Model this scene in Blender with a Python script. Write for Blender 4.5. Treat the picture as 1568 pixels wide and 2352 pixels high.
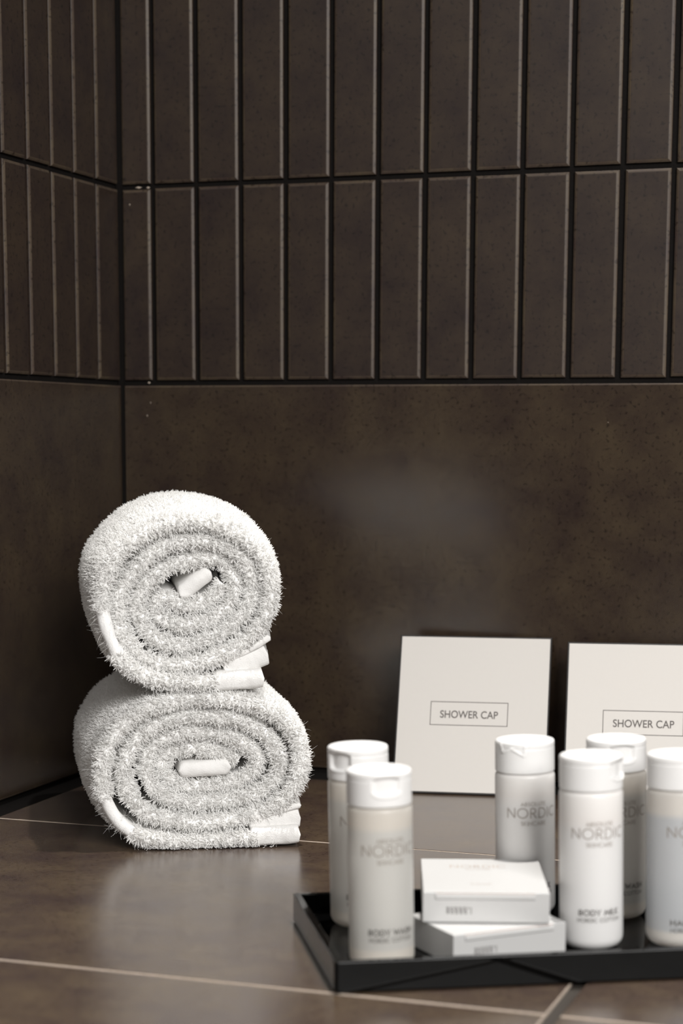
import bpy, bmesh, math
import numpy as np
from mathutils import Vector, Matrix, noise

for o in list(bpy.data.objects):
    bpy.data.objects.remove(o)
SC = bpy.context.scene
COL = SC.collection
rng = np.random.default_rng(7)

# ------------------------------------------------------------------ camera
cam_d = bpy.data.cameras.new('camera')
cam = bpy.data.objects.new('camera', cam_d)
COL.objects.link(cam)
cam_d.sensor_width = 36.0
cam_d.sensor_fit = 'AUTO'
cam_d.lens = 68.26
cam_d.shift_y = 0.2251
cam_d.clip_start = 0.02
cam.matrix_world = Matrix((
    (0.9457732340, -0.0542243844, 0.3202697394, 0.54852),
    (0.3248047865, 0.1461762693, -0.9344165821, -1.16052),
    (0.0038523277, 0.9877713371, 0.1558619424, 0.21288),
    (0, 0, 0, 1)))
cam_d.dof.use_dof = True
cam_d.dof.focus_distance = 1.03
cam_d.dof.aperture_fstop = 9.5
SC.camera = cam

# ------------------------------------------------------------------ world, light, exposure
SC.view_settings.view_transform = 'Standard'
SC.view_settings.look = 'None'
SC.view_settings.gamma = 1.0
SC.view_settings.exposure = 0.0
SC.view_settings.use_curve_mapping = False
SC.cycles.max_bounces = 18
SC.cycles.diffuse_bounces = 14
SC.cycles.transmission_bounces = 12
W = bpy.data.worlds.new('room_air')
SC.world = W
W.use_nodes = True
W.node_tree.nodes['Background'].inputs[0].default_value = (1.0, 0.95, 0.9, 1)
W.node_tree.nodes['Background'].inputs[1].default_value = 0.018


def area_light(name, loc, target, sx, sy, power, color):
    d = bpy.data.lights.new(name, 'AREA')
    d.shape = 'RECTANGLE'
    d.size = sx
    d.size_y = sy
    d.energy = power
    d.color = color
    o = bpy.data.objects.new(name, d)
    COL.objects.link(o)
    o.location = loc
    o.rotation_euler = (Vector(target) - Vector(loc)).to_track_quat('-Z', 'Y').to_euler()
    return o


# ceiling spotlight almost straight above the corner
sp_d = bpy.data.lights.new('ceiling_spotlight', 'SPOT')
sp_d.energy = 98.0
sp_d.color = (1.0, 0.965, 0.92)
sp_d.shadow_soft_size = 0.013
sp_d.spot_size = math.radians(64)
sp_d.spot_blend = 1.0
sp = bpy.data.objects.new('ceiling_spotlight', sp_d)
COL.objects.link(sp)
sp.location = (0.3825, -0.193, 1.40)
sp.rotation_euler = (Vector((0.50, -0.56, 0.0)) - Vector(sp.location)).to_track_quat('-Z', 'Y').to_euler()
# daylight from the window to the right of the photographer
area_light('window_daylight', (1.55, -1.75, 1.15), (0.25, -0.25, 0.1), 1.0, 1.0, 60.0, (1.0, 0.98, 0.955))
# soft light of the room behind the photographer
area_light('room_daylight', (-0.1, -2.4, 2.0), (0.25, -0.2, 0.1), 1.6, 1.4, 13.0, (1.0, 0.98, 0.955))


# ------------------------------------------------------------------ materials
def new_mat(name):
    m = bpy.data.materials.new(name)
    m.use_nodes = True
    nt = m.node_tree
    return m, nt, nt.nodes['Principled BSDF']


def tile_material(name, base, rough, spec=0.5):
    m, nt, b = new_mat(name)
    N, L = nt.nodes, nt.links
    tc = N.new('ShaderNodeTexCoord')
    big = N.new('ShaderNodeTexNoise')
    big.inputs['Scale'].default_value = 26
    big.inputs['Detail'].default_value = 6
    big.inputs['Roughness'].default_value = 0.72
    L.new(tc.outputs['Object'], big.inputs['Vector'])
    ramp = N.new('ShaderNodeValToRGB')
    ramp.color_ramp.elements[0].position = 0.33
    ramp.color_ramp.elements[1].position = 0.68
    ramp.color_ramp.elements[0].color = (base[0] * 0.66, base[1] * 0.60, base[2] * 0.74, 1)
    ramp.color_ramp.elements[1].color = (base[0] * 1.40, base[1] * 1.46, base[2] * 1.24, 1)
    L.new(big.outputs['Fac'], ramp.inputs['Fac'])
    # fine dark pits
    sm = N.new('ShaderNodeTexNoise')
    sm.inputs['Scale'].default_value = 430
    sm.inputs['Detail'].default_value = 3
    L.new(tc.outputs['Object'], sm.inputs['Vector'])
    r2 = N.new('ShaderNodeValToRGB')
    r2.color_ramp.elements[0].position = 0.35
    r2.color_ramp.elements[1].position = 0.42
    r2.color_ramp.elements[0].color = (0.46, 0.43, 0.40, 1)
    r2.color_ramp.elements[1].color = (1, 1, 1, 1)
    L.new(sm.outputs['Fac'], r2.inputs['Fac'])
    mul = N.new('ShaderNodeMixRGB')
    mul.blend_type = 'MULTIPLY'
    mul.inputs['Fac'].default_value = 1
    L.new(ramp.outputs['Color'], mul.inputs['Color1'])
    L.new(r2.outputs['Color'], mul.inputs['Color2'])
    L.new(mul.outputs['Color'], b.inputs['Base Color'])
    rr = N.new('ShaderNodeMapRange')
    rr.inputs['To Min'].default_value = rough - 0.04
    rr.inputs['To Max'].default_value = rough + 0.05
    L.new(big.outputs['Fac'], rr.inputs['Value'])
    L.new(rr.outputs['Result'], b.inputs['Roughness'])
    b.inputs['Specular IOR Level'].default_value = spec
    bp = N.new('ShaderNodeBump')
    bp.inputs['Strength'].default_value = 0.03
    bp.inputs['Distance'].default_value = 0.0003
    L.new(sm.outputs['Fac'], bp.inputs['Height'])
    L.new(bp.outputs['Normal'], b.inputs['Normal'])
    return m


def plain(name, color, rough=0.5, spec=0.5, grain=None, grain_scale=300, amount=0.06, bump=0.0):
    m, nt, b = new_mat(name)
    b.inputs['Roughness'].default_value = rough
    b.inputs['Specular IOR Level'].default_value = spec
    N, L = nt.nodes, nt.links
    tc = N.new('ShaderNodeTexCoord')
    n = N.new('ShaderNodeTexNoise')
    n.inputs['Scale'].default_value = grain_scale
    n.inputs['Detail'].default_value = 2
    L.new(tc.outputs['Object'], n.inputs['Vector'])
    r = N.new('ShaderNodeValToRGB')
    r.color_ramp.elements[0].color = tuple(c * (1 - amount) for c in color) + (1,)
    r.color_ramp.elements[1].color = tuple(min(1, c * (1 + amount)) for c in color) + (1,)
    L.new(n.outputs['Fac'], r.inputs['Fac'])
    L.new(r.outputs['Color'], b.inputs['Base Color'])
    if bump:
        bp = N.new('ShaderNodeBump')
        bp.inputs['Strength'].default_value = bump
        bp.inputs['Distance'].default_value = 0.0003
        L.new(n.outputs['Fac'], bp.inputs['Height'])
        L.new(bp.outputs['Normal'], b.inputs['Normal'])
    return m


M_TILE = tile_material('brown_porcelain', (0.0225, 0.0133, 0.0090), 0.46, 0.50)
M_RIM = tile_material('brown_porcelain_rim', (0.060, 0.043, 0.031), 0.5, 0.35)
M_SLAB = tile_material('brown_porcelain_slab', (0.0320, 0.0205, 0.0130), 0.25, 1.1)
M_TILE_TOP = tile_material('brown_porcelain_worktop', (0.062, 0.0405, 0.028), 0.24, 1.5)
M_GROUT = plain('dark_grout', (0.0055, 0.0045, 0.004), 0.85, 0.1, amount=0.3, grain_scale=900, bump=0.5)
M_EDGE = plain('unglazed_tile_edge', (0.42, 0.35, 0.29), 0.7, 0.3, amount=0.25, grain_scale=700, bump=0.3)
M_GROUT_TOP = plain('worktop_grout', (0.035, 0.029, 0.024), 0.7, 0.3, amount=0.3, grain_scale=900, bump=0.5)
M_BLACK_ACRYLIC = plain('black_acrylic', (0.002, 0.002, 0.002), 0.05, 0.12, amount=0.1)
M_CARTON = plain('white_carton', (0.50, 0.497, 0.492), 0.5, 0.4, amount=0.01, grain_scale=600)
M_CARD = plain('white_card', (0.52, 0.497, 0.470), 0.55, 0.4, amount=0.012, grain_scale=500)
M_CARD_EDGE = plain('black_card_edge', (0.012, 0.010, 0.009), 0.35, 0.5, amount=0.1)
M_INK = plain('dark_grey_ink', (0.10, 0.09, 0.085), 0.6, 0.2, amount=0.05)
M_INK_SOFT = plain('taupe_ink', (0.26, 0.22, 0.19), 0.6, 0.2, amount=0.05)
M_INK_FAINT = plain('faint_taupe_ink', (0.42, 0.36, 0.32), 0.6, 0.2, amount=0.05)


def cap_material():
    m, nt, b = new_mat('white_plastic_cap')
    b.inputs['Base Color'].default_value = (0.77, 0.765, 0.758, 1)
    b.inputs['Roughness'].default_value = 0.38
    b.inputs['Subsurface Weight'].default_value = 0.25
    b.inputs['Subsurface Radius'].default_value = (0.004, 0.004, 0.004)
    b.inputs['Subsurface Scale'].default_value = 1.0
    return m


def milk_material():
    m, nt, b = new_mat('milky_plastic')
    N, L = nt.nodes, nt.links
    tc = N.new('ShaderNodeTexCoord')
    sep = N.new('ShaderNodeSeparateXYZ')
    L.new(tc.outputs['Object'], sep.inputs[0])
    r = N.new('ShaderNodeValToRGB')
    e = r.color_ramp.elements
    e[0].position = 0.0
    e[0].color = (0.71, 0.702, 0.695, 1)
    e[1].position = 1.0
    e[1].color = (0.76, 0.74, 0.72, 1)
    for p, c in ((0.76, (0.71, 0.702, 0.695, 1)), (0.84, (0.72, 0.695, 0.675, 1)), (0.90, (0.74, 0.72, 0.70, 1))):
        k = e.new(p)
        k.color = c
    mr = N.new('ShaderNodeMapRange')
    mr.inputs['From Max'].default_value = 0.065
    L.new(sep.outputs['Z'], mr.inputs['Value'])
    L.new(mr.outputs['Result'], r.inputs['Fac'])
    L.new(r.outputs['Color'], b.inputs['Base Color'])
    b.inputs['Roughness'].default_value = 0.33
    b.inputs['Subsurface Weight'].default_value = 0.5
    b.inputs['Subsurface Radius'].default_value = (0.006, 0.006, 0.006)
    b.inputs['Subsurface Scale'].default_value = 1.0
    return m


def gel_material(name, liquid, clear):
    """frosted translucent bottle filled with clear gel"""
    m, nt, b = new_mat(name)
    N, L = nt.nodes, nt.links
    tc = N.new('ShaderNodeTexCoord')
    sep = N.new('ShaderNodeSeparateXYZ')
    L.new(tc.outputs['Object'], sep.inputs[0])
    mr = N.new('ShaderNodeMapRange')
    mr.inputs['From Max'].default_value = 0.065
    L.new(sep.outputs['Z'], mr.inputs['Value'])
    r = N.new('ShaderNodeValToRGB')
    e = r.color_ramp.elements
    e[0].position = 0.0
    e[0].color = clear + (1,)
    e[1].position = 1.0
    e[1].color = clear + (1,)
    for p, c in ((0.10, clear), (0.125, liquid), (0.84, liquid), (0.88, clear)):
        k = e.new(p)
        k.color = c + (1,)
    L.new(mr.outputs['Result'], r.inputs['Fac'])
    L.new(r.outputs['Color'], b.inputs['Base Color'])
    b.inputs['Roughness'].default_value = 0.28
    b.inputs['IOR'].default_value = 1.35
    b.inputs['Transmission Weight'].default_value = 0.38
    b.inputs['Subsurface Weight'].default_value = 0.5
    b.inputs['Subsurface Radius'].default_value = (0.008, 0.008, 0.008)
    b.inputs['Subsurface Scale'].default_value = 1.0
    return m


M_CAP = cap_material()
M_MILK = milk_material()
M_GEL = gel_material('frosted_gel_plastic', (0.68, 0.67, 0.64), (0.78, 0.735, 0.67))
M_GEL_BLUE = gel_material('frosted_bluish_plastic', (0.62, 0.635, 0.65), (0.80, 0.765, 0.715))


def terry_material(name, col, woven=False):
    m, nt, b = new_mat(name)
    N, L = nt.nodes, nt.links
    b.inputs['Base Color'].default_value = col + (1,)
    b.inputs['Roughness'].default_value = 0.75 if not woven else 0.9
    b.inputs['Specular IOR Level'].default_value = 0.25
    out = N['Material Output']
    tr = N.new('ShaderNodeBsdfTranslucent')
    tr.inputs['Color'].default_value = col + (1,)
    mx = N.new('ShaderNodeMixShader')
    mx.inputs[0].default_value = 0.5 if not woven else 0.1
    L.new(b.outputs[0], mx.inputs[1])
    L.new(tr.outputs[0], mx.inputs[2])
    L.new(mx.outputs[0], out.inputs['Surface'])
    if woven:
        tc = N.new('ShaderNodeTexCoord')
        n = N.new('ShaderNodeTexNoise')
        n.inputs['Scale'].default_value = 1500
        n.inputs['Detail'].default_value = 1
        n2 = N.new('ShaderNodeTexNoise')
        n2.inputs['Scale'].default_value = 90
        L.new(tc.outputs['Object'], n.inputs['Vector'])
        L.new(tc.outputs['Object'], n2.inputs['Vector'])
        ad = N.new('ShaderNodeMath')
        ad.operation = 'MULTIPLY_ADD'
        ad.inputs[1].default_value = 3.0
        L.new(n2.outputs['Fac'], ad.inputs[0])
        L.new(n.outputs['Fac'], ad.inputs[2])
        bp = N.new('ShaderNodeBump')
        bp.inputs['Strength'].default_value = 0.5
        bp.inputs['Distance'].default_value = 0.0004
        L.new(ad.outputs[0], bp.inputs['Height'])
        L.new(bp.outputs['Normal'], b.inputs['Normal'])
    return m


M_TERRY = terry_material('white_terry', (0.945, 0.943, 0.937))
M_WOVEN = terry_material('white_woven_hem', (0.86, 0.852, 0.838), True)
M_BACK = terry_material('white_terry_backing', (0.96, 0.955, 0.945), True)


# ------------------------------------------------------------------ helpers
def mesh_obj(name, verts, faces, mats, parent=None, smooth=False, midx=None, loc=None):
    me = bpy.data.meshes.new(name)
    me.from_pydata([tuple(v) for v in verts], [], [tuple(f) for f in faces])
    for m in (mats if isinstance(mats, (list, tuple)) else [mats]):
        me.materials.append(m)
    if midx is not None:
        me.polygons.foreach_set('material_index', midx)
    if smooth:
        me.polygons.foreach_set('use_smooth', [True] * len(me.polygons))
    me.update()
    o = bpy.data.objects.new(name, me)
    COL.objects.link(o)
    if parent is not None:
        o.parent = parent
    if loc is not None:
        o.location = loc
    return o


def thing(name, label, cat, loc=(0, 0, 0), rz=0.0, group=None):
    o = bpy.data.objects.new(name, None)
    o.empty_display_size = 0.02
    COL.objects.link(o)
    o.location = loc
    o.rotation_euler = (0, 0, rz)
    o['label'] = label
    o['category'] = cat
    if group:
        o['group'] = group
    return o


class MB:
    def __init__(s):
        s.v, s.f, s.m = [], [], []

    def add(s, vs, fs, m=0):
        b = len(s.v)
        s.v += [tuple(v) for v in vs]
        s.f += [tuple(b + i for i in f) for f in fs]
        s.m += [m] * len(fs)

    def box(s, x0, y0, z0, x1, y1, z1, m=0):
        s.add([(x0, y0, z0), (x1, y0, z0), (x1, y1, z0), (x0, y1, z0),
               (x0, y0, z1), (x1, y0, z1), (x1, y1, z1), (x0, y1, z1)],
              [(0, 3, 2, 1), (4, 5, 6, 7), (0, 1, 5, 4), (1, 2, 6, 5), (2, 3, 7, 6), (3, 0, 4, 7)], m)

    def build(s, name, mats, parent=None, smooth=False):
        return mesh_obj(name, s.v, s.f, mats, parent, smooth, s.m)


def cushion_tile(mb, a0, b0, a1, b1, fr, prof, m=0, edge=0, edge_m=0, edge0=0):
    """tile with rounded (cushion) edges; fr maps (a, b, depth) to space"""
    rings = []
    for ins, dep in prof:
        rings.append([fr(a0 + ins, b0 + ins, dep), fr(a1 - ins, b0 + ins, dep),
                      fr(a1 - ins, b1 - ins, dep), fr(a0 + ins, b1 - ins, dep)])
    vs = [p for r in rings for p in r]
    fs = []
    for k in range(len(rings) - 1):
        for i in range(4):
            j = (i + 1) % 4
            fs.append((k * 4 + i, k * 4 + j, k * 4 + 4 + j, k * 4 + 4 + i))
    n = (len(rings) - 1) * 4
    fs.append((n, n + 1, n + 2, n + 3))
    mb.add(vs, fs, m)
    for i in range(edge0 * 4, edge * 4):
        mb.m[len(mb.m) - len(fs) + i] = edge_m


PROF = [(0, .004), (0, .0013), (.00012, .0010), (.00045, .00072), (.0010, .00036), (.00145, .00012), (.0018, .00003), (.0022, 0)]
PROF_SLAB = [(0, .004), (0, .0007), (.0001, .0004), (.0003, .0002), (.0006, .00006), (.001, 0)]

# ------------------------------------------------------------------ walls
Z_G0, Z_PITCH, T_PITCH, GR = 0.2464, 0.1223, 0.030, 0.0031
BX0, LY0 = 0.0226, 0.0334
XMAX, YMAX = 1.25, 1.25


def build_wall(name, fr, a_first, a_max, label, flecks=()):
    mb = MB()
    # grout bed behind the tiles
    p = [fr(-0.004, -0.02, .0026), fr(a_max, -0.02, .0026), fr(a_max, 0.86, .0026), fr(-0.004, 0.86, .0026)]
    q = [fr(-0.004, -0.02, .03), fr(a_max, -0.02, .03), fr(a_max, 0.86, .03), fr(-0.004, 0.86, .03)]
    mb.add(p + q, [(0, 1, 2, 3), (7, 6, 5, 4), (0, 4, 5, 1), (1, 5, 6, 2), (2, 6, 7, 3), (3, 7, 4, 0)], 1)
    # large slab at the bottom
    a = 0.0016
    for a1 in (0.80, a_max):
        cushion_tile(mb, a, 0.0022, a1 - 0.0015, Z_G0 - GR * 0.62, fr, PROF_SLAB, 2, 5, 4, 2)
        a = a1 + 0.0015
    # stacked upright finger tiles
    for r in range(5):
        z0 = Z_G0 + r * Z_PITCH + GR / 2
        z1 = Z_G0 + (r + 1) * Z_PITCH - GR / 2
        edges = [0.0016 - GR / 2] + [a_first + k * T_PITCH for k in range(int((a_max - a_first) / T_PITCH))]
        for k in range(len(edges) - 1):
            j = rng.normal(0, 0.00016, 4)
            cushion_tile(mb, edges[k] + GR / 2 + j[0], z0 + j[1], edges[k + 1] - GR / 2 + j[2], z1 + j[3], fr, PROF, 0, 6, 4, 2)
    # small flecks of dried grout left near the corner
    for cx, cz, rx, rz in flecks:
        c = [fr(cx, cz, -.0002), fr(cx - rx, cz, .0002), fr(cx, cz - rz, .0002), fr(cx + rx, cz + rz * .2, .0002), fr(cx - rx * .2, cz + rz, .0002)]
        mb.add(c, [(0, 1, 2), (0, 2, 3), (0, 3, 4), (0, 4, 1)], 3)
    o = mb.build(name, [M_TILE, M_GROUT, M_SLAB, M_EDGE, M_RIM], smooth=False)
    o['kind'] = 'structure'
    o['label'] = label
    return o


FLECKS = [(0.007, 0.3578, 0.00081, 0.00135), (0.0133, 0.3681, 0.00243, 0.00068), (0.0199, 0.3678, 0.00135, 0.00068), (0.019, 0.2463, 0.00108, 0.00068), (0.3178, 0.2216, 0.00054, 0.00054), (0.0175, 0.2254, 0.00054, 0.00189), (0.02, 0.2336, 0.00054, 0.00135)]
build_wall('wall_back', lambda a, b, d: (a, d, b), BX0, XMAX,
           'dark brown tiled wall behind the towels with upright finger tiles above a smooth slab',
           FLECKS)
wl = build_wall('wall_left', lambda a, b, d: (-d, -a, b), LY0, YMAX,
                'dark brown tiled wall at the left with upright finger tiles above a smooth slab')
# the left wall runs the other way round: turn its faces outward
bm = bmesh.new()
bm.from_mesh(wl.data)
bmesh.ops.recalc_face_normals(bm, faces=bm.faces)
bm.to_mesh(wl.data)
bm.free()
# black joint in the corner between the walls
mb = MB()
mb.box(-0.002, -0.0015, 0.0, 0.0015, 0.002, 0.86)
jt = mb.build('trim_1', [M_GROUT])
jt['kind'] = 'structure'
jt['label'] = 'black joint running up the corner between the two tiled walls'

# ------------------------------------------------------------------ worktop
mb = MB()
frt = lambda a, b, d: (a, b, -d)
PT = [(0, .006), (0, .0004), (.0002, .00015), (.0005, .00004), (.0012, 0)]
ys = [(-0.2081, -0.0300), (-0.4728, -0.2099), (-0.7380, -0.4752), (-1.003, -0.7400)]
xs = [(0.0170, 0.3937), (0.3995, 0.9960), (1.0000, 1.25)]
for (x0, x1) in xs:
    for k, (y0, y1) in enumerate(ys):
        cushion_tile(mb, x0, y0, x1, y1, frt, PT, 0, 2, 3)
bed = MB()
mb.box(-0.004, -1.003, -0.03, 1.25, 0.004, -0.0017, 1)
mb.box(-0.003, -1.003, -0.002, 0.0162, 0.003, -0.0010, 2)
mb.box(0.0162, -0.0292, -0.002, 1.25, 0.003, -0.0010, 2)
wt = mb.build('tiled_worktop', [M_TILE_TOP, M_GROUT_TOP, M_GROUT, M_EDGE])
wt['label'] = 'glossy dark brown tiled worktop with pale tile edges along the grout lines under the towels and tray'
wt['category'] = 'worktop'


# ------------------------------------------------------------------ towels
def smooth_path(pts, step):
    P = np.array(pts, float) / 1000.0
    out = []
    n = len(P)
    for i in range(n - 1):
        p0 = P[max(i - 1, 0)]
        p1, p2 = P[i], P[i + 1]
        p3 = P[min(i + 2, n - 1)]
        for t in np.linspace(0, 1, 24, endpoint=False):
            out.append(0.5 * ((2 * p1) + (-p0 + p2) * t + (2 * p0 - 5 * p1 + 4 * p2 - p3) * t * t + (-p0 + 3 * p1 - 3 * p2 + p3) * t ** 3))
    out.append(P[-1])
    out = np.array(out)
    d = np.r_[0, np.cumsum(np.linalg.norm(np.diff(out, axis=0), axis=1))]
    s = np.arange(0, d[-1], step)
    Q = np.stack([np.interp(s, d, out[:, 0]), np.interp(s, d, out[:, 1])], 1)
    # light smoothing
    for _ in range(4):
        Q[1:-1] = 0.25 * Q[:-2] + 0.5 * Q[1:-1] + 0.25 * Q[2:]
    T = np.gradient(Q, axis=0)
    T /= np.linalg.norm(T, axis=1)[:, None]
    Nn = np.stack([-T[:, 1], T[:, 0]], 1)
    return s, Q, T, Nn


def flow(p, k, seed):
    """coherent pseudo random vectors (n,3) from positions"""
    r = np.random.default_rng(seed)
    out = np.zeros_like(p)
    for _ in range(7):
        f = r.normal(0, 1, 3) * k
        ph = r.uniform(0, 6.28)
        a = r.normal(0, 1, 3)
        out += np.sin(p @ f + ph)[:, None] * a
    return out / 2.6


def strands(P0, D, length, radius, bend, sides=3):
    """bent tapered yarn ends as one vertex/face set"""
    n = len(P0)
    D = D / np.linalg.norm(D, axis=1)[:, None]
    D2 = D + bend
    D2 /= np.linalg.norm(D2, axis=1)[:, None]
    D3 = D + 2.3 * bend
    D3 /= np.linalg.norm(D3, axis=1)[:, None]
    L = length[:, None]
    pts = [P0 - D * 0.0004, P0 + D * L * 0.33]
    pts.append(pts[1] + D2 * L * 0.34)
    pts.append(pts[2] + D3 * L * 0.33)
    rad = [0.9, 1.05, 1.0, 0.55]
    ref = np.where(np.abs(D[:, 2:3]) < 0.8, np.array([[0, 0, 1.0]]), np.array([[1.0, 0, 0]]))
    A = np.cross(D, ref)
    A /= np.linalg.norm(A, axis=1)[:, None]
    B = np.cross(D, A)
    V = np.zeros((n, 4, sides, 3))
    for k in range(4):
        for s in range(sides):
            an = 2 * math.pi * s / sides + k * 0.5
            V[:, k, s] = pts[k] + (A * math.cos(an) + B * math.sin(an)) * (radius * rad[k])[:, None]
    V = V.reshape(-1, 3)
    base = (np.arange(n) * 4 * sides)[:, None]
    F = []
    for k in range(3):
        for s in range(sides):
            t = (s + 1) % sides
            F.append(base + np.array([[k * sides + s, k * sides + t, (k + 1) * sides + t, (k + 1) * sides + s]]))
    F = np.stack(F, 1).reshape(-1, 4)
    Tr = base + np.array([[3 * sides, 3 * sides + 1, 3 * sides + 2]])
    return V, F, Tr


def big_mesh(name, V, quads, tris, mat, parent, nsmooth=None):
    me = bpy.data.meshes.new(name)
    nq, nt_ = len(quads), len(tris)
    me.vertices.add(len(V))
    me.vertices.foreach_set('co', V.astype(np.float32).ravel())
    me.loops.add(nq * 4 + nt_ * 3)
    me.loops.foreach_set('vertex_index', np.concatenate([quads.ravel(), tris.ravel()]).astype(np.int32))
    me.polygons.add(nq + nt_)
    st = np.concatenate([np.arange(nq) * 4, nq * 4 + np.arange(nt_) * 3]).astype(np.int32)
    me.polygons.foreach_set('loop_start', st)
    me.polygons.foreach_set('use_smooth', np.arange(nq + nt_) < nsmooth if nsmooth is not None else np.ones(nq + nt_, bool))
    me.materials.append(mat)
    me.update(calc_edges=True)
    me.validate()
    o = bpy.data.objects.new(name, me)
    COL.objects.link(o)
    o.parent = parent
    return o


class Roll:
    """local frame: x across the rolled face, y into the roll, z up"""

    def __init__(s, pts, depth, h, ubot, skew, core_recess, seed, lift_min=0.0, bulge=0.08):
        s.s, s.Q, s.T, s.N = smooth_path(pts, 0.0008)
        s.depth, s.h, s.ubot, s.skew, s.seed, s.zmin, s.bulge = depth, h, ubot, skew, seed, lift_min, bulge
        s.zb = 1.0 if lift_min > 0 else 0.2
        f = s.s / s.s[-1]
        n1 = np.array([noise.noise(Vector((v * 60, seed * 3.1, 0))) for v in s.s])
        s.off = core_recess * f ** 1.5 + n1 * 0.0022
        hh = np.array([noise.noise(Vector((v * 110, seed * 1.7, 5))) for v in s.s])
        s.hh = h * (1 + 0.22 * hh)

    def place(s, u, z, y):
        """bulge the middle of the roll and skew its axis"""
        t = np.clip(y / 0.045, 0, 1)
        t = t * t * (3 - 2 * t)
        back = np.clip((y - (s.depth - 0.02)) / 0.02, 0, 1)
        k = 1 + s.bulge * t * (1 - 0.9 * back)
        uu = s.ubot + (u - s.ubot) * k - s.skew * y
        zz = s.zmin + (z - s.zmin) * (1 + (k - 1) * s.zb)
        return np.stack([uu, y, zz], -1)

    def profile(s):
        h, D = s.h, s.depth
        pr = []          # (offset along outer normal in units of h, depth, normal)
        for y in np.linspace(D - h, 0.012, 12):
            pr.append((1, y, 1, 0))
        for y in (0.008, 0.005, h):
            pr.append((1, y, 1, 0))
        for a in np.linspace(90, -90, 9)[1:-1]:
            a = math.radians(a)
            pr.append((math.sin(a), h - h * math.cos(a), math.sin(a), -math.cos(a)))
        for y in (h, 0.005, 0.008, 0.014, 0.03, D - h):
            pr.append((-1, y, -1, 0))
        for a in np.linspace(-90, 90, 7)[1:-1]:
            a = math.radians(a)
            pr.append((math.sin(a), D - h + h * math.cos(a), math.sin(a), math.cos(a)))
        return pr

    def base(s):
        pr = s.profile()
        n, m = len(s.s), len(pr)
        V = np.zeros((n, m, 3))
        for j, (k, y, _, _) in enumerate(pr):
            q = s.Q + s.N * (k * s.hh)[:, None]
            yy = y + s.off * (1 - np.clip(y / 0.03, 0, 1))
            V[:, j] = s.place(q[:, 0], q[:, 1], yy)
        V[:, :, 2] = np.maximum(V[:, :, 2], 0.0004)
        i = np.arange(n - 1)[:, None] * m
        j = np.arange(m)[None, :]
        a = i + j
        b = i + (j + 1) % m
        F = np.stack([a, b, b + m, a + m], -1).reshape(-1, 4)
        # end caps as fans
        V = V.reshape(-1, 3)
        c0, c1 = V[:m].mean(0), V[-m:].mean(0)
        V = np.vstack([V, c0, c1])
        k0 = len(V) - 2
        jj = np.arange(m)
        t0 = np.stack([np.full(m, k0), (jj + 1) % m, jj], 1)
        t1 = np.stack([np.full(m, k0 + 1), (n - 1) * m + jj, (n - 1) * m + (jj + 1) % m], 1)
        return V, F, np.vstack([t0, t1])

    def sample(s, n, mode, lo=0, hi=None, front=False, r=None):
        """random points on the folded edge ('edge') or the outside ('flank')"""
        r = r or rng
        hi = hi if hi is not None else s.s[-1]
        sv = r.uniform(lo, hi, n)
        Q = np.stack([np.interp(sv, s.s, s.Q[:, 0]), np.interp(sv, s.s, s.Q[:, 1])], 1)
        N = np.stack([np.interp(sv, s.s, s.N[:, 0]), np.interp(sv, s.s, s.N[:, 1])], 1)
        N /= np.linalg.norm(N, axis=1)[:, None]
        off = np.interp(sv, s.s, s.off)
        hh = np.interp(sv, s.s, s.hh)
        if mode == 'edge':
            # arc plus 5 mm of both flanks
            w = r.uniform(-1, 1, n) * (s.h * math.pi / 2 + 0.0005)
            arc = s.h * math.pi / 2
            a = np.clip(w / s.h, -math.pi / 2, math.pi / 2)
            k = np.sin(a)
            ext = np.maximum(np.abs(w) - arc, 0)
            y = s.h - s.h * np.cos(a) + ext
            nn, ny = np.sin(a), -np.cos(a)
        else:
            k = np.ones(n)
            y = r.uniform(0.004, s.depth - 0.003, n)
            nn, ny = np.ones(n), np.zeros(n)
        q = Q + N * (k * hh)[:, None]
        yy = y + off * (1 - np.clip(y / 0.03, 0, 1))
        P = s.place(q[:, 0], q[:, 1], yy)
        D = np.stack([N[:, 0] * nn, ny, N[:, 1] * nn], 1)
        return sv, P, D


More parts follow.
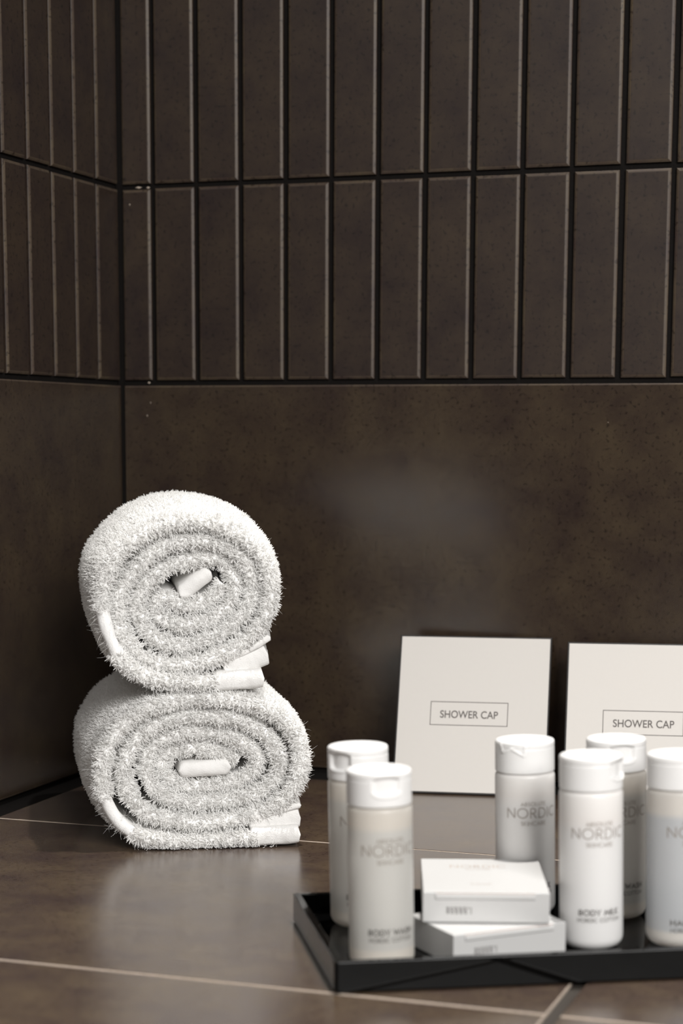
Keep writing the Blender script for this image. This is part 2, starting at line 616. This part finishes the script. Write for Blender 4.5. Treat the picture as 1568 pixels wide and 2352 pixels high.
def make_towel(name, label, pts, frame_loc, frame_rz, h, ubot, zmin, skew, recess, seed, tail, core, smooth_s, wrap, bare_core, stad, leaf, filler):
    root = thing(name, label, 'towel', frame_loc, frame_rz, 'rolled white towels')
    R = Roll(pts, 0.150, h, ubot, skew, recess, seed, zmin)
    Vb, Fb, Tb = R.base()
    r = np.random.default_rng(seed)
    Vs, Fs, Ts = [Vb], [Fb], [Tb]
    off = len(Vb)
    S = R.s[-1]

    def emit(sv, P, D, ln, rad, spread, curl, seed2, zfloor=0.0005):
        nonlocal off
        n = len(P)
        fl = flow(P, 900, seed2)
        fl2 = flow(P, 2600, seed2 + 1)
        d = D + spread * (0.75 * fl + 0.5 * fl2 + 0.5 * r.normal(0, 1, (n, 3)))
        # never point into the cloth
        dn = (d * D).sum(1)
        d += D * np.maximum(0.35 - dn, 0)[:, None]
        d[:, 2] -= 0.12
        bend = curl * (0.6 * flow(P, 1700, seed2 + 2) + 0.5 * r.normal(0, 1, (n, 3)))
        L = ln * r.uniform(0.7, 1.25, n)
        V, F, T = strands(P, d, L, np.full(n, rad) * r.uniform(0.8, 1.2, n), bend)
        V[:, 2] = np.maximum(V[:, 2], zfloor + r.uniform(0, 0.0006, len(V)))
        Vs.append(V)
        Fs.append(F + off)
        Ts.append(T + off)
        off += len(V)

    def keep(sv, *arr, bare=()):
        k = np.ones(len(sv), bool)
        for a, b in bare:
            k &= ~((sv > a) & (sv < b))
        return [x[k] for x in (sv,) + arr]

    # yarn loops on the folded edges of every layer
    sv, P, D = R.sample(int(S * 22000), 'edge', 0.0, S * bare_core, r=r)
    sv, P, D = keep(sv, P, D, bare=smooth_s)
    emit(sv, P, D, 0.0034, 0.00028, 0.72, 1.15, seed * 10 + 1)
    # denser, shorter pile on the outside of the last wrap
    sv, P, D = R.sample(52000, 'flank', 0.0, wrap, r=r)
    k = ~((P[:, 1] < 0.010 + 0.003 * np.sin(sv * 900)) & np.any([(sv > a) & (sv < b) for a, b in smooth_s], axis=0)) if smooth_s else np.ones(len(sv), bool)
    sv, P, D = sv[k], P[k], D[k]
    emit(sv, P, D, 0.0023, 0.00024, 0.95, 0.6, seed * 10 + 4)
    # a few stray fibres
    sv, P, D = R.sample(500, 'edge', 0.0, wrap, r=r)
    emit(sv, P, D, 0.0062, 0.00005, 0.5, 0.8, seed * 10 + 7)
    # loops on the far end of the roll
    sv, P, D = R.sample(3500, 'edge', 0.0, S, r=r)
    P[:, 1] = R.depth - P[:, 1] * 0.5
    D[:, 1] = -D[:, 1]
    emit(sv, P, D, 0.0030, 0.0003, 0.6, 0.4, seed * 10 + 9)
    V = np.vstack(Vs)
    F = np.vstack(Fs)
    T = np.vstack(Ts)
    to = big_mesh('terry_roll', V, F, T, M_TERRY, root, nsmooth=len(Fb))
    to.data.materials.append(M_BACK)
    mi = np.zeros(len(to.data.polygons), np.int32)
    mi[:len(Fb)] = 1
    to.data.polygons.foreach_set('material_index', mi)
    # smooth woven hems: centre and tail end
    hem_strip('hem_band', core, 0.0042, 0.006, 0.11, R, root)
    hem_strip('hem_band', stad, 0.0051, -0.0006, 0.145, R, root, blunt=True)
    hem_strip('hem_fold', leaf, 0.0017, 0.0035, 0.140, R, root, blunt=True)
    hem_strip('hem_fold', filler, 0.0056, 0.0040, 0.130, R, root, blunt=True)
    return root


def hem_strip(name, pts, h, y0, depth, R, root, blunt=False):
    s, Q, T, N = smooth_path(pts, 0.0008)
    if len(s) < 4:
        return
    prof = []
    for a in np.linspace(90, -90, 11):
        a = math.radians(a)
        prof.append((math.sin(a), (h - h * math.cos(a)) * 0.8))
    prof += [(-1, 0.02), (-1, depth), (1, depth), (1, 0.02)]
    if blunt:
        prof = [(math.copysign(abs(k) ** 0.55, k), y) for k, y in prof]
    n, m = len(s), len(prof)
    V = np.zeros((n, m, 3))
    end = np.minimum(s, s[-1] - s)
    e = np.sqrt(np.clip(1 - (1 - np.clip(end / (h * (0.22 if blunt else 0.8)), 0, 1)) ** 2, 0.02, 1))
    for j, (k, y) in enumerate(prof):
        wv = np.array([noise.noise(Vector((v * 130, j * 0.25, h * 1000))) for v in s])
        hk = h * (1 + 0.10 * wv) * e
        q = Q + N * (k * hk)[:, None]
        wv2 = np.array([noise.noise(Vector((v * 330, j * 0.5, h * 700))) for v in s])
        yy = y0 + y + 0.0007 * wv + 0.00035 * wv2
        V[:, j] = R.place(q[:, 0], q[:, 1], np.full(n, 0) + yy)
    V[:, :, 2] = np.maximum(V[:, :, 2], 0.0003)
    i = np.arange(n - 1)[:, None] * m
    j = np.arange(m)[None, :]
    a = i + j
    b = i + (j + 1) % m
    F = np.stack([a, b, b + m, a + m], -1).reshape(-1, 4)
    V = V.reshape(-1, 3)
    V = np.vstack([V, V[:m].mean(0), V[-m:].mean(0)])
    k0 = len(V) - 2
    jj = np.arange(m)
    t0 = np.stack([np.full(m, k0), (jj + 1) % m, jj], 1)
    t1 = np.stack([np.full(m, k0 + 1), (n - 1) * m + jj, (n - 1) * m + (jj + 1) % m], 1)
    o = big_mesh(name, V, F, np.vstack([t0, t1]), M_WOVEN, root)
    o['label'] = 'smooth woven white hem'
    return o


LOW = [(75.1, 6.1), (62.4, 5.1), (41.3, 4.2), (20.4, 4.4), (3.8, 7.4), (-7.7, 15.0), (-14.5, 27.8), (-16.0, 41.3), (-12.9, 54.7), (-4.5, 66.2), (10.4, 75.2), (33.5, 78.6), (56.8, 77.0), (74.3, 69.9), (84.4, 57.9), (87.0, 45.1), (83.6, 31.6), (73.4, 21.5), (56.5, 15.5), (37.2, 13.3), (18.0, 15.2), (4.8, 20.6), (-2.5, 30.1), (-4.5, 41.9), (-0.2, 54.4), (10.2, 64.3), (23.5, 68.9), (37.6, 69.7), (54.3, 67.3), (67.6, 59.9), (75.6, 47.9), (74.7, 36.9), (65.9, 28.5), (49.9, 24.2), (33.1, 23.3), (19.8, 25.8), (10.7, 32.3), (7.1, 41.7), (10.1, 52.6), (20.1, 59.1), (33.4, 61.0), (48.4, 58.6), (60.0, 52.4), (65.1, 44.7), (60.8, 37.2), (48.2, 32.8), (33.2, 31.4), (21.5, 33.4), (15.8, 40.7), (16.7, 48.2), (25.0, 51.9), (37.5, 51.2), (48.3, 48.4), (55.0, 44.1)]
UP = [(56.8, 88.8), (41.9, 87.6), (25.3, 87.9), (8.9, 90.3), (-3.3, 97.5), (-10.5, 109.2), (-14.0, 121.5), (-14.6, 133.0), (-10.8, 146.0), (-0.9, 158.1), (14.6, 167.0), (32.6, 169.8), (48.9, 166.1), (62.1, 157.0), (69.5, 145.5), (71.1, 132.3), (67.8, 119.9), (60.2, 110.0), (46.9, 101.9), (32.0, 97.1), (17.2, 96.4), (4.9, 100.7), (-3.1, 109.9), (-6.2, 121.5), (-4.4, 134.5), (3.9, 146.7), (16.2, 156.4), (32.5, 160.0), (46.4, 157.9), (57.1, 150.5), (62.0, 139.8), (61.1, 128.3), (53.6, 118.4), (42.0, 110.2), (28.8, 106.3), (16.5, 107.2), (7.5, 113.9), (3.6, 123.8), (5.7, 134.5), (14.4, 143.4), (28.3, 149.4), (42.3, 151.0), (50.5, 145.6), (52.9, 136.6), (50.4, 126.7), (42.1, 120.2), (30.5, 116.2), (20.7, 117.1), (13.6, 121.6), (13.5, 128.0), (19.0, 129.6), (27.0, 126.0), (36.0, 127.2), (43.5, 131.5), (48.0, 137.0)]
TW_LOC = (0.1281, -0.2632, 0.0)
TW_RZ = math.atan2(0.4566, 0.8897)
make_towel('rolled_towel', 'white rolled terry towel lying on the brown worktop, lower of the two', LOW, TW_LOC, TW_RZ,
           0.0033, 0.035, 0.0, 0.035, 0.010, 3, None,
           [(50.8, 42.0), (37.4, 41.1), (23.3, 40.5)], [(-1, 0.011), (0.078, 0.100)], 0.30, 1.0,
           [(59.9, 5.6), (70.9, 5.9), (86.6, 6.7)],
           [(60.0, 15.0), (70.0, 17.2), (80.0, 20.0), (87.6, 21.6)],
           [(60.0, 11.2), (72.0, 12.6), (87.2, 14.6)])
make_towel('rolled_towel', 'white rolled terry towel balanced on top of the other towel roll', UP, TW_LOC, TW_RZ,
           0.0033, 0.028, 0.083, 0.01, 0.008, 5, None,
           [(24.9, 131.4), (33.2, 137.9), (41.0, 143.6)], [(-1, 0.013), (0.070, 0.092)], 0.28, 1.0,
           [(41.9, 87.8), (54.3, 88.3), (68.0, 89.4)],
           [(50.0, 99.0), (60.0, 103.6), (66.0, 107.0), (71.6, 110.6)],
           [(47.0, 94.0), (57.0, 97.0), (70.6, 101.5)])


# ------------------------------------------------------------------ lettering
def arc_pts(cx, cy, rx, ry, a0, a1, n=12):
    return [(cx + rx * math.cos(math.radians(a0 + (a1 - a0) * i / n)), cy + ry * math.sin(math.radians(a0 + (a1 - a0) * i / n))) for i in range(n + 1)]


GL = {
    'A': (.84, [[(0, 0), (.42, 1), (.84, 0)], [(.15, .34), (.69, .34)]]),
    'B': (.56, [[(0, 0), (0, 1), (.28, 1)] + arc_pts(.28, .76, .22, .24, 90, -90)[1:] + [(0, .52)], [(.28, .52)] + arc_pts(.3, .26, .26, .26, 90, -90)[1:] + [(0, 0)]]),
    'C': (.86, [arc_pts(.52, .5, .52, .5, 52, 308, 22)]),
    'D': (.76, [[(0, 0), (0, 1), (.28, 1)] + arc_pts(.28, .5, .48, .5, 90, -90, 18)[1:] + [(0, 0)]]),
    'E': (.50, [[(.5, 1), (0, 1), (0, 0), (.5, 0)], [(0, .52), (.46, .52)]]),
    'H': (.70, [[(0, 0), (0, 1)], [(.7, 0), (.7, 1)], [(0, .52), (.7, .52)]]),
    'I': (.02, [[(.01, 0), (.01, 1)]]),
    'K': (.62, [[(0, 0), (0, 1)], [(.56, 1), (0, .46), (.62, 0)]]),
    'L': (.44, [[(0, 1), (0, 0), (.44, 0)]]),
    'M': (.96, [[(0, 0), (.14, 1), (.48, .12), (.82, 1), (.96, 0)]]),
    'N': (.80, [[(0, 0), (0, 1), (.8, 0), (.8, 1)]]),
    'O': (1.04, [arc_pts(.52, .5, .52, .5, 0, 360, 28)]),
    'P': (.56, [[(0, 0), (0, 1), (.28, 1)] + arc_pts(.28, .74, .26, .26, 90, -90)[1:] + [(0, .48)]]),
    'R': (.58, [[(0, 0), (0, 1), (.26, 1)] + arc_pts(.26, .74, .26, .26, 90, -90)[1:] + [(0, .48)], [(.22, .48), (.58, 0)]]),
    'S': (.50, [arc_pts(.26, .75, .22, .25, 40, 250, 12) + arc_pts(.25, .26, .25, .26, 75, -140, 12)]),
    'T': (.56, [[(0, 1), (.56, 1)], [(.28, 1), (.28, 0)]]),
    'U': (.66, [[(0, 1), (0, .33)] + arc_pts(.33, .33, .33, .33, 180, 360, 10)[1:] + [(.66, 1)]]),
    'W': (1.10, [[(0, 1), (.28, 0), (.55, .9), (.82, 0), (1.1, 1)]]),
    'Y': (.66, [[(0, 1), (.33, .48), (.66, 1)], [(.33, .48), (.33, 0)]]),
    '0': (.5, [arc_pts(.25, .5, .25, .5, 0, 360, 14)]),
    '9': (.5, [arc_pts(.25, .72, .25, .28, 0, 360, 12), [(.5, .72), (.42, .3), (.2, 0)]]),
    '5': (.5, [[(.46, 1), (.08, 1), (.04, .58)] + arc_pts(.24, .32, .25, .32, 120, -130, 10)]),
    '1': (.2, [[(0, .8), (.15, 1), (.15, 0)]]),
    '*': (.3, [[(.15, .9), (.15, .5)], [(0, .7), (.3, .7)]]),
}


def text_strokes(txt, gap=0.24, space=0.55):
    x = 0.0
    out = []
    for ch in txt:
        if ch == ' ':
            x += space
            continue
        w, st = GL[ch]
        for s in st:
            out.append([(x + a, b) for a, b in s])
        x += w + gap
    return out, x - gap


def ribbons(strokes, w, scale_x, scale_y, x0, y0, fn, maxseg=0.0008):
    """flat ribbons along the strokes; fn maps (x, y) to space"""
    mb = MB()
    for st in strokes:
        P = [Vector((x0 + a * scale_x, y0 + b * scale_y)) for a, b in st]
        Q = [P[0]]
        for a, b in zip(P[:-1], P[1:]):
            k = max(1, int((b - a).length / maxseg))
            for i in range(1, k + 1):
                Q.append(a.lerp(b, i / k))
        L, Rr = [], []
        for i, p in enumerate(Q):
            t = (Q[min(i + 1, len(Q) - 1)] - Q[max(i - 1, 0)])
            if t.length < 1e-9:
                t = Vector((1, 0))
            t.normalize()
            n = Vector((-t.y, t.x)) * (w / 2)
            ext = t * (w / 2) * (-1 if i == 0 else (1 if i == len(Q) - 1 else 0))
            L.append(fn(*(p + n + ext)))
            Rr.append(fn(*(p - n + ext)))
        m = len(Q)
        mb.add(L + Rr, [(i, i + 1, m + i + 1, m + i) for i in range(m - 1)])
    return mb


# ------------------------------------------------------------------ bottles
RB = 0.01318          # body radius


def lathe_grid(rows, nth, rfun):
    """rows: list of (z, r); rfun(theta, z, r) -> r ; closed with centre fans"""
    vs, fs = [], []
    for z, r_ in rows:
        for i in range(nth):
            th = 2 * math.pi * i / nth
            rr = rfun(th, z, r_)
            vs.append((rr * math.cos(th), rr * math.sin(th), z))
    for k in range(len(rows) - 1):
        for i in range(nth):
            j = (i + 1) % nth
            fs.append((k * nth + i, k * nth + j, (k + 1) * nth + j, (k + 1) * nth + i))
    vs.append((0, 0, rows[0][0]))
    vs.append((0, 0, rows[-1][0]))
    b, t = len(vs) - 2, len(vs) - 1
    for i in range(nth):
        j = (i + 1) % nth
        fs.append((b, j, i))
        fs.append((t, (len(rows) - 1) * nth + i, (len(rows) - 1) * nth + j))
    return vs, fs


def sstep(a, b, x):
    t = max(0.0, min(1.0, (x - a) / (b - a)))
    return t * t * (3 - 2 * t)


def make_cap(parent, z0, z1, th0, tab=False):
    """flip-top cap: seam line, thumb recess facing th0, thin lip under it"""
    R = 0.01305
    rows = [(z0, R - .0006), (z0 + .0003, R)]
    n = 56
    for i in range(1, n):
        rows.append((z0 + .0003 + (z1 - .0012 - z0 - .0003) * i / (n - 1), R))
    for a in (20, 40, 60, 80, 90):
        a = math.radians(a)
        rows.append((z1 - .0012 + .0012 * math.sin(a), R - .0012 + .0012 * math.cos(a)))
    rows.append((z1, R - .003))
    rows.append((z1 - .00025, R - .0045))
    rows.append((z1 - .00025, R - .008))
    tabline = [(-.0061, -.0012), (-.0045, -.0048), (0, -.0028), (.0055, -.0060), (.0062, -.0016)]

    def rf(th, z, r):
        u = (th - th0 + math.pi) % (2 * math.pi) - math.pi
        if abs(u) > 1.2 or r < R - .001:
            um = 99
        else:
            um = u * R
        d = z1 - z
        if r < R - 1e-6:
            return r
        if tab:
            seam = 0.0031
            out = 0.00022 * math.exp(-((d - seam) / .00022) ** 2)
            if um < 9:
                best = 9
                for (a, b), (c, e) in zip(tabline[:-1], tabline[1:]):
                    vx, vy = c - a, e - b
                    t = max(0, min(1, ((um - a) * vx + (-d - b) * vy) / (vx * vx + vy * vy)))
                    best = min(best, math.hypot(um - a - vx * t, -d - b - vy * t))
                out -= 0.00055 * math.exp(-(best / .0005) ** 2)
            return r - out
        arch = 0.0
        if um < 9 and abs(um) < .0072:
            arch = 0.0016 * math.cos(um / .0072 * math.pi / 2) ** 0.8
        seam = 0.0033 - arch
        out = 0.00028 * math.exp(-((d - seam) / .00025) ** 2)
        if um < 9:
            top = seam + .0001
            bot = .0096 - 0.0012 * (abs(um) / .0055) ** 4 if abs(um) < .0075 else 0
            a = sstep(-.0062, -.0054, um) * (1 - sstep(.0054, .0062, um))
            b_ = sstep(top, top + .0005, d) * (1 - sstep(bot - .0006, bot, d))
            out += .0017 * a * b_
            # lip below the recess
            if abs(um) < .0062:
                out -= .0004 * math.exp(-((d - bot - .0004) / .0005) ** 2)
        return r - out

    vs, fs = lathe_grid(rows, 160, rf)
    o = mesh_obj('cap', vs, fs, M_CAP, parent, smooth=True)
    return o


def make_bottle(label, cat_group, x, y, h, text_az, cap_az, kind, product, round_r=0.0035, tab=False, tilt=0.0245, prod_center=None):
    root = thing('toiletry_bottle', label, 'bottle', (x + .00075, y + .00026, 0.0034), 0.0, cat_group)
    # lean a touch, as on the tray in the photograph
    ax = Vector((0.3203, -0.9344, 0.0)).normalized()
    root.rotation_mode = 'QUATERNION'
    root.rotation_quaternion = Matrix.Rotation(tilt, 3, ax).to_quaternion()
    capz = h - 0.0141
    rows = [(0.0006, .004), (0.0, .0068)]
    for a in np.linspace(-90, 0, 9):
        a = math.radians(a)
        rows.append((round_r + round_r * math.sin(a), RB - round_r + round_r * math.cos(a)))
    for t in np.linspace(0, 1, 14)[1:]:
        rows.append((round_r + (capz - .0022 - round_r) * t, RB))
    rows += [(capz - .0014, RB - .00012), (capz - .0008, RB - .0005), (capz - .0004, RB - .0011), (capz + .0002, RB - .0022)]
    vs, fs = lathe_grid(rows, 96, lambda th, z, r: r)
    mat = {'milk': M_MILK, 'gel': M_GEL, 'blue': M_GEL_BLUE}[kind]
    body = mesh_obj('bottle_body', vs, fs, mat, root, smooth=True)
    make_cap(root, capz, h, cap_az, tab)

    def wrap(a0):
        return lambda u, z: ((RB + .00006) * math.cos(a0 + u / RB), (RB + .00006) * math.sin(a0 + u / RB), z)

    def line(txt, zc, cap, width, w, mat, name, parent, shift=0.0, gap=0.24):
        st, tw = text_strokes(txt, gap)
        sx = width / tw
        mbt = ribbons(st, w, sx, cap, -width / 2 + shift, zc - cap / 2, wrap(text_az))
        return mbt
    lab = MB()
    for txt, dz, cap, wd, w, gp in (('ABSOLUTE', .0131, .0016, .0113, .00022, .3), ('NORDIC', .0171, .0042, .0238, .00042, .30), ('SKINCARE', .0217, .0017, .0113, .00022, .3)):
        m_ = line(txt, capz - dz, cap, wd, w, None, None, None, gap=gp)
        lab.add(m_.v, m_.f)
    lab.build('brand_print', [M_INK_SOFT], body)
    pr = MB()
    if product == 'HAIR':
        rowsT = (('HAIR', .0103, -.0104, .0021, .0078), ('NORDIC COTTON', .0073, -.0104, .0016, .0190))
        for txt, z, xs_, cap, wd in rowsT:
            st, tw = text_strokes(txt, .3)
            m_ = ribbons(st, .00042 if cap > .002 else .00024, wd / tw, cap, xs_, z, wrap(text_az))
            pr.add(m_.v, m_.f)
    else:
        for txt, z, cap, wd, w in ((product, capz - .0512, .0021, .0190 if 'WASH' in product else .0174, .00046), ('NORDIC COTTON', capz - .0541, .0016, .0188, .00024)):
            m_ = line(txt, z + cap / 2, cap, wd, w, None, None, None, gap=.3)
            pr.add(m_.v, m_.f)
    pr.build('product_print', [M_INK], body)
    return root


def face_az(x, y, deg):
    """azimuth towards the camera side, turned by deg (positive = to the right in view)"""
    a = math.atan2(-1.16052 - y, 0.54852 - x)
    return a + math.radians(deg + 1.5)


BOT = [
    # label, x, y, h, text deg, cap deg, kind, product, round, tab
    ('clear body wash bottle at the back left corner of the tray, half hidden', .2890, -.3785, .0786, 14, -42, 'gel', 'BODY WASH', .0045, False),
    ('clear body wash bottle standing closest to the front left corner of the tray', .3165, -.4345, .0791, 18, 14, 'gel', 'BODY WASH', .003, False),
    ('white body milk bottle with torn cap seal behind the stacked soap cartons', .3513, -.3325, .0780, 16, -27, 'milk', 'BODY MILK', .004, True),
    ('white body milk bottle right of the soap cartons, front one', .3909, -.3802, .0808, 15, 64, 'milk', 'BODY MILK', .0048, False),
    ('clear body wash bottle shaded and half hidden behind the front body milk', .3906, -.3251, .0797, 14, 12, 'gel', 'BODY WASH', .004, False),
    ('bluish clear hair product bottle cut off by the right edge of the photo', .4243, -.3642, .0807, 32, 110, 'blue', 'HAIR', .0048, False),
]
for lab, x, y, h, td, cd, kd, pd, rr_, tb in BOT:
    make_bottle(lab, 'small toiletry bottles on the tray', x, y, h, face_az(x, y, td), face_az(x, y, cd), kd, pd, rr_, tb)

# ------------------------------------------------------------------ tray
TR = math.radians(28.3)
tray = thing('serving_tray', 'glossy black rectangular tray holding the small bottles and soap cartons', 'tray', (0.3112, -0.4753, 0.0), TR)
TL, TD, TH, RT, FL = 0.195, 0.1165, 0.0127, 0.0034, 0.0032


def rounded_rect_ring(x0, y0, x1, y1, r, n=5):
    pts = []
    for cx, cy, a0 in ((x1 - r, y1 - r, 0), (x0 + r, y1 - r, 90), (x0 + r, y0 + r, 180), (x1 - r, y0 + r, 270)):
        for i in range(n + 1):
            a = math.radians(a0 + 90 * i / n)
            pts.append((cx + r * math.cos(a), cy + r * math.sin(a)))
    return pts


def ring_stack(stack, n=5):
    vs, fs = [], []
    cnt = 4 * (n + 1)
    for (ins, z, r) in stack:
        vs += [(a, b, z) for a, b in rounded_rect_ring(ins, ins, TL - ins, TD - ins, max(r, .0002), n)]
    for k in range(len(stack) - 1):
        for i in range(cnt):
            j = (i + 1) % cnt
            fs.append((k * cnt + i, k * cnt + j, (k + 1) * cnt + j, (k + 1) * cnt + i))
    fs.append(tuple(reversed(range(cnt))))
    fs.append(tuple((len(stack) - 1) * cnt + i for i in range(cnt)))
    return vs, fs


st = [(0.0006, 0.0003, .0012), (0.0, 0.0009, .0014), (0.0, TH - .0004, .0014), (.0001, TH - .0001, .0014), (.0004, TH, .0012),
      (RT - .0004, TH, .0010), (RT - .0001, TH - .0001, .001), (RT, TH - .0004, .001), (RT + .0002, FL + .0006, .001), (RT + .0008, FL, .001)]
vs, fs = ring_stack(st)
tb_ = mesh_obj('tray_body', vs, fs, M_BLACK_ACRYLIC, tray)


# ------------------------------------------------------------------ soap cartons
def make_carton(label, loc, rz, w, d, h, tilt_x=0.0, printed=False):
    root = thing('soap_carton', label, 'carton', loc, rz, 'small white soap cartons on the tray')
    mb = MB()
    prof = [(0, h - .0002), (0, .0004), (.0001, .0001), (.0004, 0)]
    # sides and top: rounded fold edges
    cushion_tile(mb, 0, 0, w, d, lambda a, b, dd: (a, b, h - dd), prof)
    mb.add([(0, 0, 0.0002), (w, 0, 0.0002), (w, d, 0.0002), (0, d, 0.0002)], [(0, 3, 2, 1)])
    mb.build('carton_body', [M_CARTON], root)
    # front panel with tuck-in lid: slit, then the folded lid edge
    fp = MB()
    x0, x1 = w * 0.10, w * 0.885
    zt = h - .0006
    pts = [(0.0, 0.0), (-.0004, -.0001), (-.0006, -.0010), (-.0006, -.0021), (0.0, -.0025)]
    vs_, fs_ = [], []
    for xx in (x0, x1):
        for (yy, zz) in pts:
            vs_.append((xx, yy - .00002, zt + zz))
    for i in range(4):
        fs_.append((i, 5 + i, 6 + i, i + 1))
    fs_.append((0, 1, 2, 3, 4))
    fs_.append((9, 8, 7, 6, 5))
    fp.add(vs_, fs_)
    fp.build('tuck_flap', [M_CARTON], root)
    sl = MB()
    sl.box(x0, -.00004, zt + .00002, x1, .0003, zt + .00022)
    sl.build('lid_slit', [plain('carton_shadow_gap', (0.25, 0.12, 0.08), .8, .2)], root)
    lot = MB()
    for k, (txt, zz) in enumerate((('90555*1', .0052), ('90555 1', .0037))):
        stx, tw = text_strokes(txt, .35, .35)
        wd = .0102 if k == 0 else .0102
        m_ = ribbons(stx, .0003, wd / tw, .0012, w * .185, zz, lambda a, b: (a, -.00005, b), .0006)
        lot.add(m_.v, m_.f)
    lot.build('lot_code', [M_INK], root)
    if printed:
        mt = MB()
        for txt, yy, cap, wd, ww in (('NORDIC', d * .72, .0052, .0235, .00055), ('SKINCARE', d * .66, .0016, .0105, .0002), ('SOAP', d * .22, .0020, .0085, .0003)):
            stx, tw = text_strokes(txt, .35)
            m_ = ribbons(stx, ww, wd / tw, cap, w * .47 - wd / 2, yy, lambda a, b: (a, b, h + .00005), .001)
            mt.add(m_.v, m_.f)
            mt.build('lid_lettering', [M_INK_FAINT], root)
            mt = MB()
    return root


make_carton('small white soap carton lying flat on the tray, under another carton', (.3468, -.4332, .0035), math.radians(44.5), .0525, .0385, .0128)
make_carton('small white soap carton with faint lid lettering, stacked on top of another carton', (.3296, -.4183, .0166), math.radians(17.5), .0516, .0635, .0127, printed=True)


# ------------------------------------------------------------------ shower cap cards
def make_card(label, bx, by, ph, th, w, h, frame, txt0):
    root = thing('shower_cap_box', label, 'box', (bx, by, 0.0), ph, 'shower cap boxes leaning on the wall')
    M = Matrix.Translation((0, 0, .0006)) @ Matrix.Rotation(-th, 4, 'X')
    t = 0.0032

    def put(p):
        return tuple(M @ Vector(p))
    mb = MB()
    b = .0004
    vsx = []
    for ins, y in ((b, 0.0003), (0, .0006), (0, t - .0004), (b, t)):
        vsx += [put((ins, y, ins)), put((w - ins, y, ins)), put((w - ins, y, h - ins)), put((ins, y, h - ins))]
    fsx = []
    for k in range(3):
        for i in range(4):
            j = (i + 1) % 4
            fsx.append((k * 4 + i, k * 4 + 4 + i, k * 4 + 4 + j, k * 4 + j))
    fsx += [(0, 1, 2, 3), (15, 14, 13, 12)]
    mb.add(vsx, fsx)
    mb.build('box_shell', [M_CARD_EDGE], root)
    fm = MB()
    vsx = []
    for ins, y in ((.0011, .0003), (.0011, 0.0001), (.0013, 0)):  # inset bares black shell as a border; on the left it imitates shadow
        vsx += [put((ins, y, ins)), put((w - ins, y, ins)), put((w - ins, y, h - ins)), put((ins, y, h - ins))]
    fsx = []
    for k in range(2):
        for i in range(4):
            j = (i + 1) % 4
            fsx.append((k * 4 + i, k * 4 + j, k * 4 + 4 + j, k * 4 + 4 + i))
    fsx.append((8, 9, 10, 11))
    fm.add(vsx, fsx)
    fr = fm.build('front_panel', [M_CARD], root)
    fr['label'] = 'white front of the box'
    # printed frame
    x0, z0, x1, z1 = (frame[0] * w, frame[1] * h, frame[2] * w, frame[3] * h)
    lw = .00042
    pm = MB()
    yf = -.00006
    for a in ((x0 - lw, z0 - lw, x1 + lw, z0), (x0 - lw, z1, x1 + lw, z1 + lw), (x0 - lw, z0, x0, z1), (x1, z0, x1 + lw, z1)):
        pm.add([put((a[0], yf, a[1])), put((a[2], yf, a[1])), put((a[2], yf, a[3])), put((a[0], yf, a[3]))], [(0, 1, 2, 3)])
    # lettering
    cu = bpy.data.curves.new('card_text', 'FONT')
    cu.body = 'SHOWER CAP'
    cu.size = 1.0
    cu.offset = 0.012
    to = bpy.data.objects.new('card_text', cu)
    COL.objects.link(to)
    dg = bpy.context.evaluated_depsgraph_get()
    me = bpy.data.meshes.new_from_object(to.evaluated_get(dg))
    co = np.array([v.co[:] for v in me.vertices])
    mn, mx = co.min(0), co.max(0)
    tx0, tz0, tx1, tz1 = (txt0[0] * w, txt0[1] * h, txt0[2] * w, txt0[3] * h)
    vsx = [put((tx0 + (c[0] - mn[0]) / (mx[0] - mn[0]) * (tx1 - tx0), yf, tz0 + (c[1] - mn[1]) / (mx[1] - mn[1]) * (tz1 - tz0))) for c in co]
    pm.add(vsx, [tuple(p.vertices) for p in me.polygons])
    bpy.data.objects.remove(to)
    bpy.data.meshes.remove(me)
    bpy.data.curves.remove(cu)
    pm.build('print', [M_INK], fr)
    return root


FRM = (0.229, 0.432, 0.728, 0.574)
TXT = (0.290, 0.474, 0.668, 0.522)
make_card('white square shower cap box leaning on the back wall, nearer the towels', .2030, -.0589, .1756, .3978, .0929, .0994, FRM, TXT)
make_card('white square shower cap box leaning on the wall at the right edge, behind the bottles', .3080, -.0597, .1826, .4083, .0929, .0994, (0.243, .432, .742, .574), (.304, .474, .688, .522))
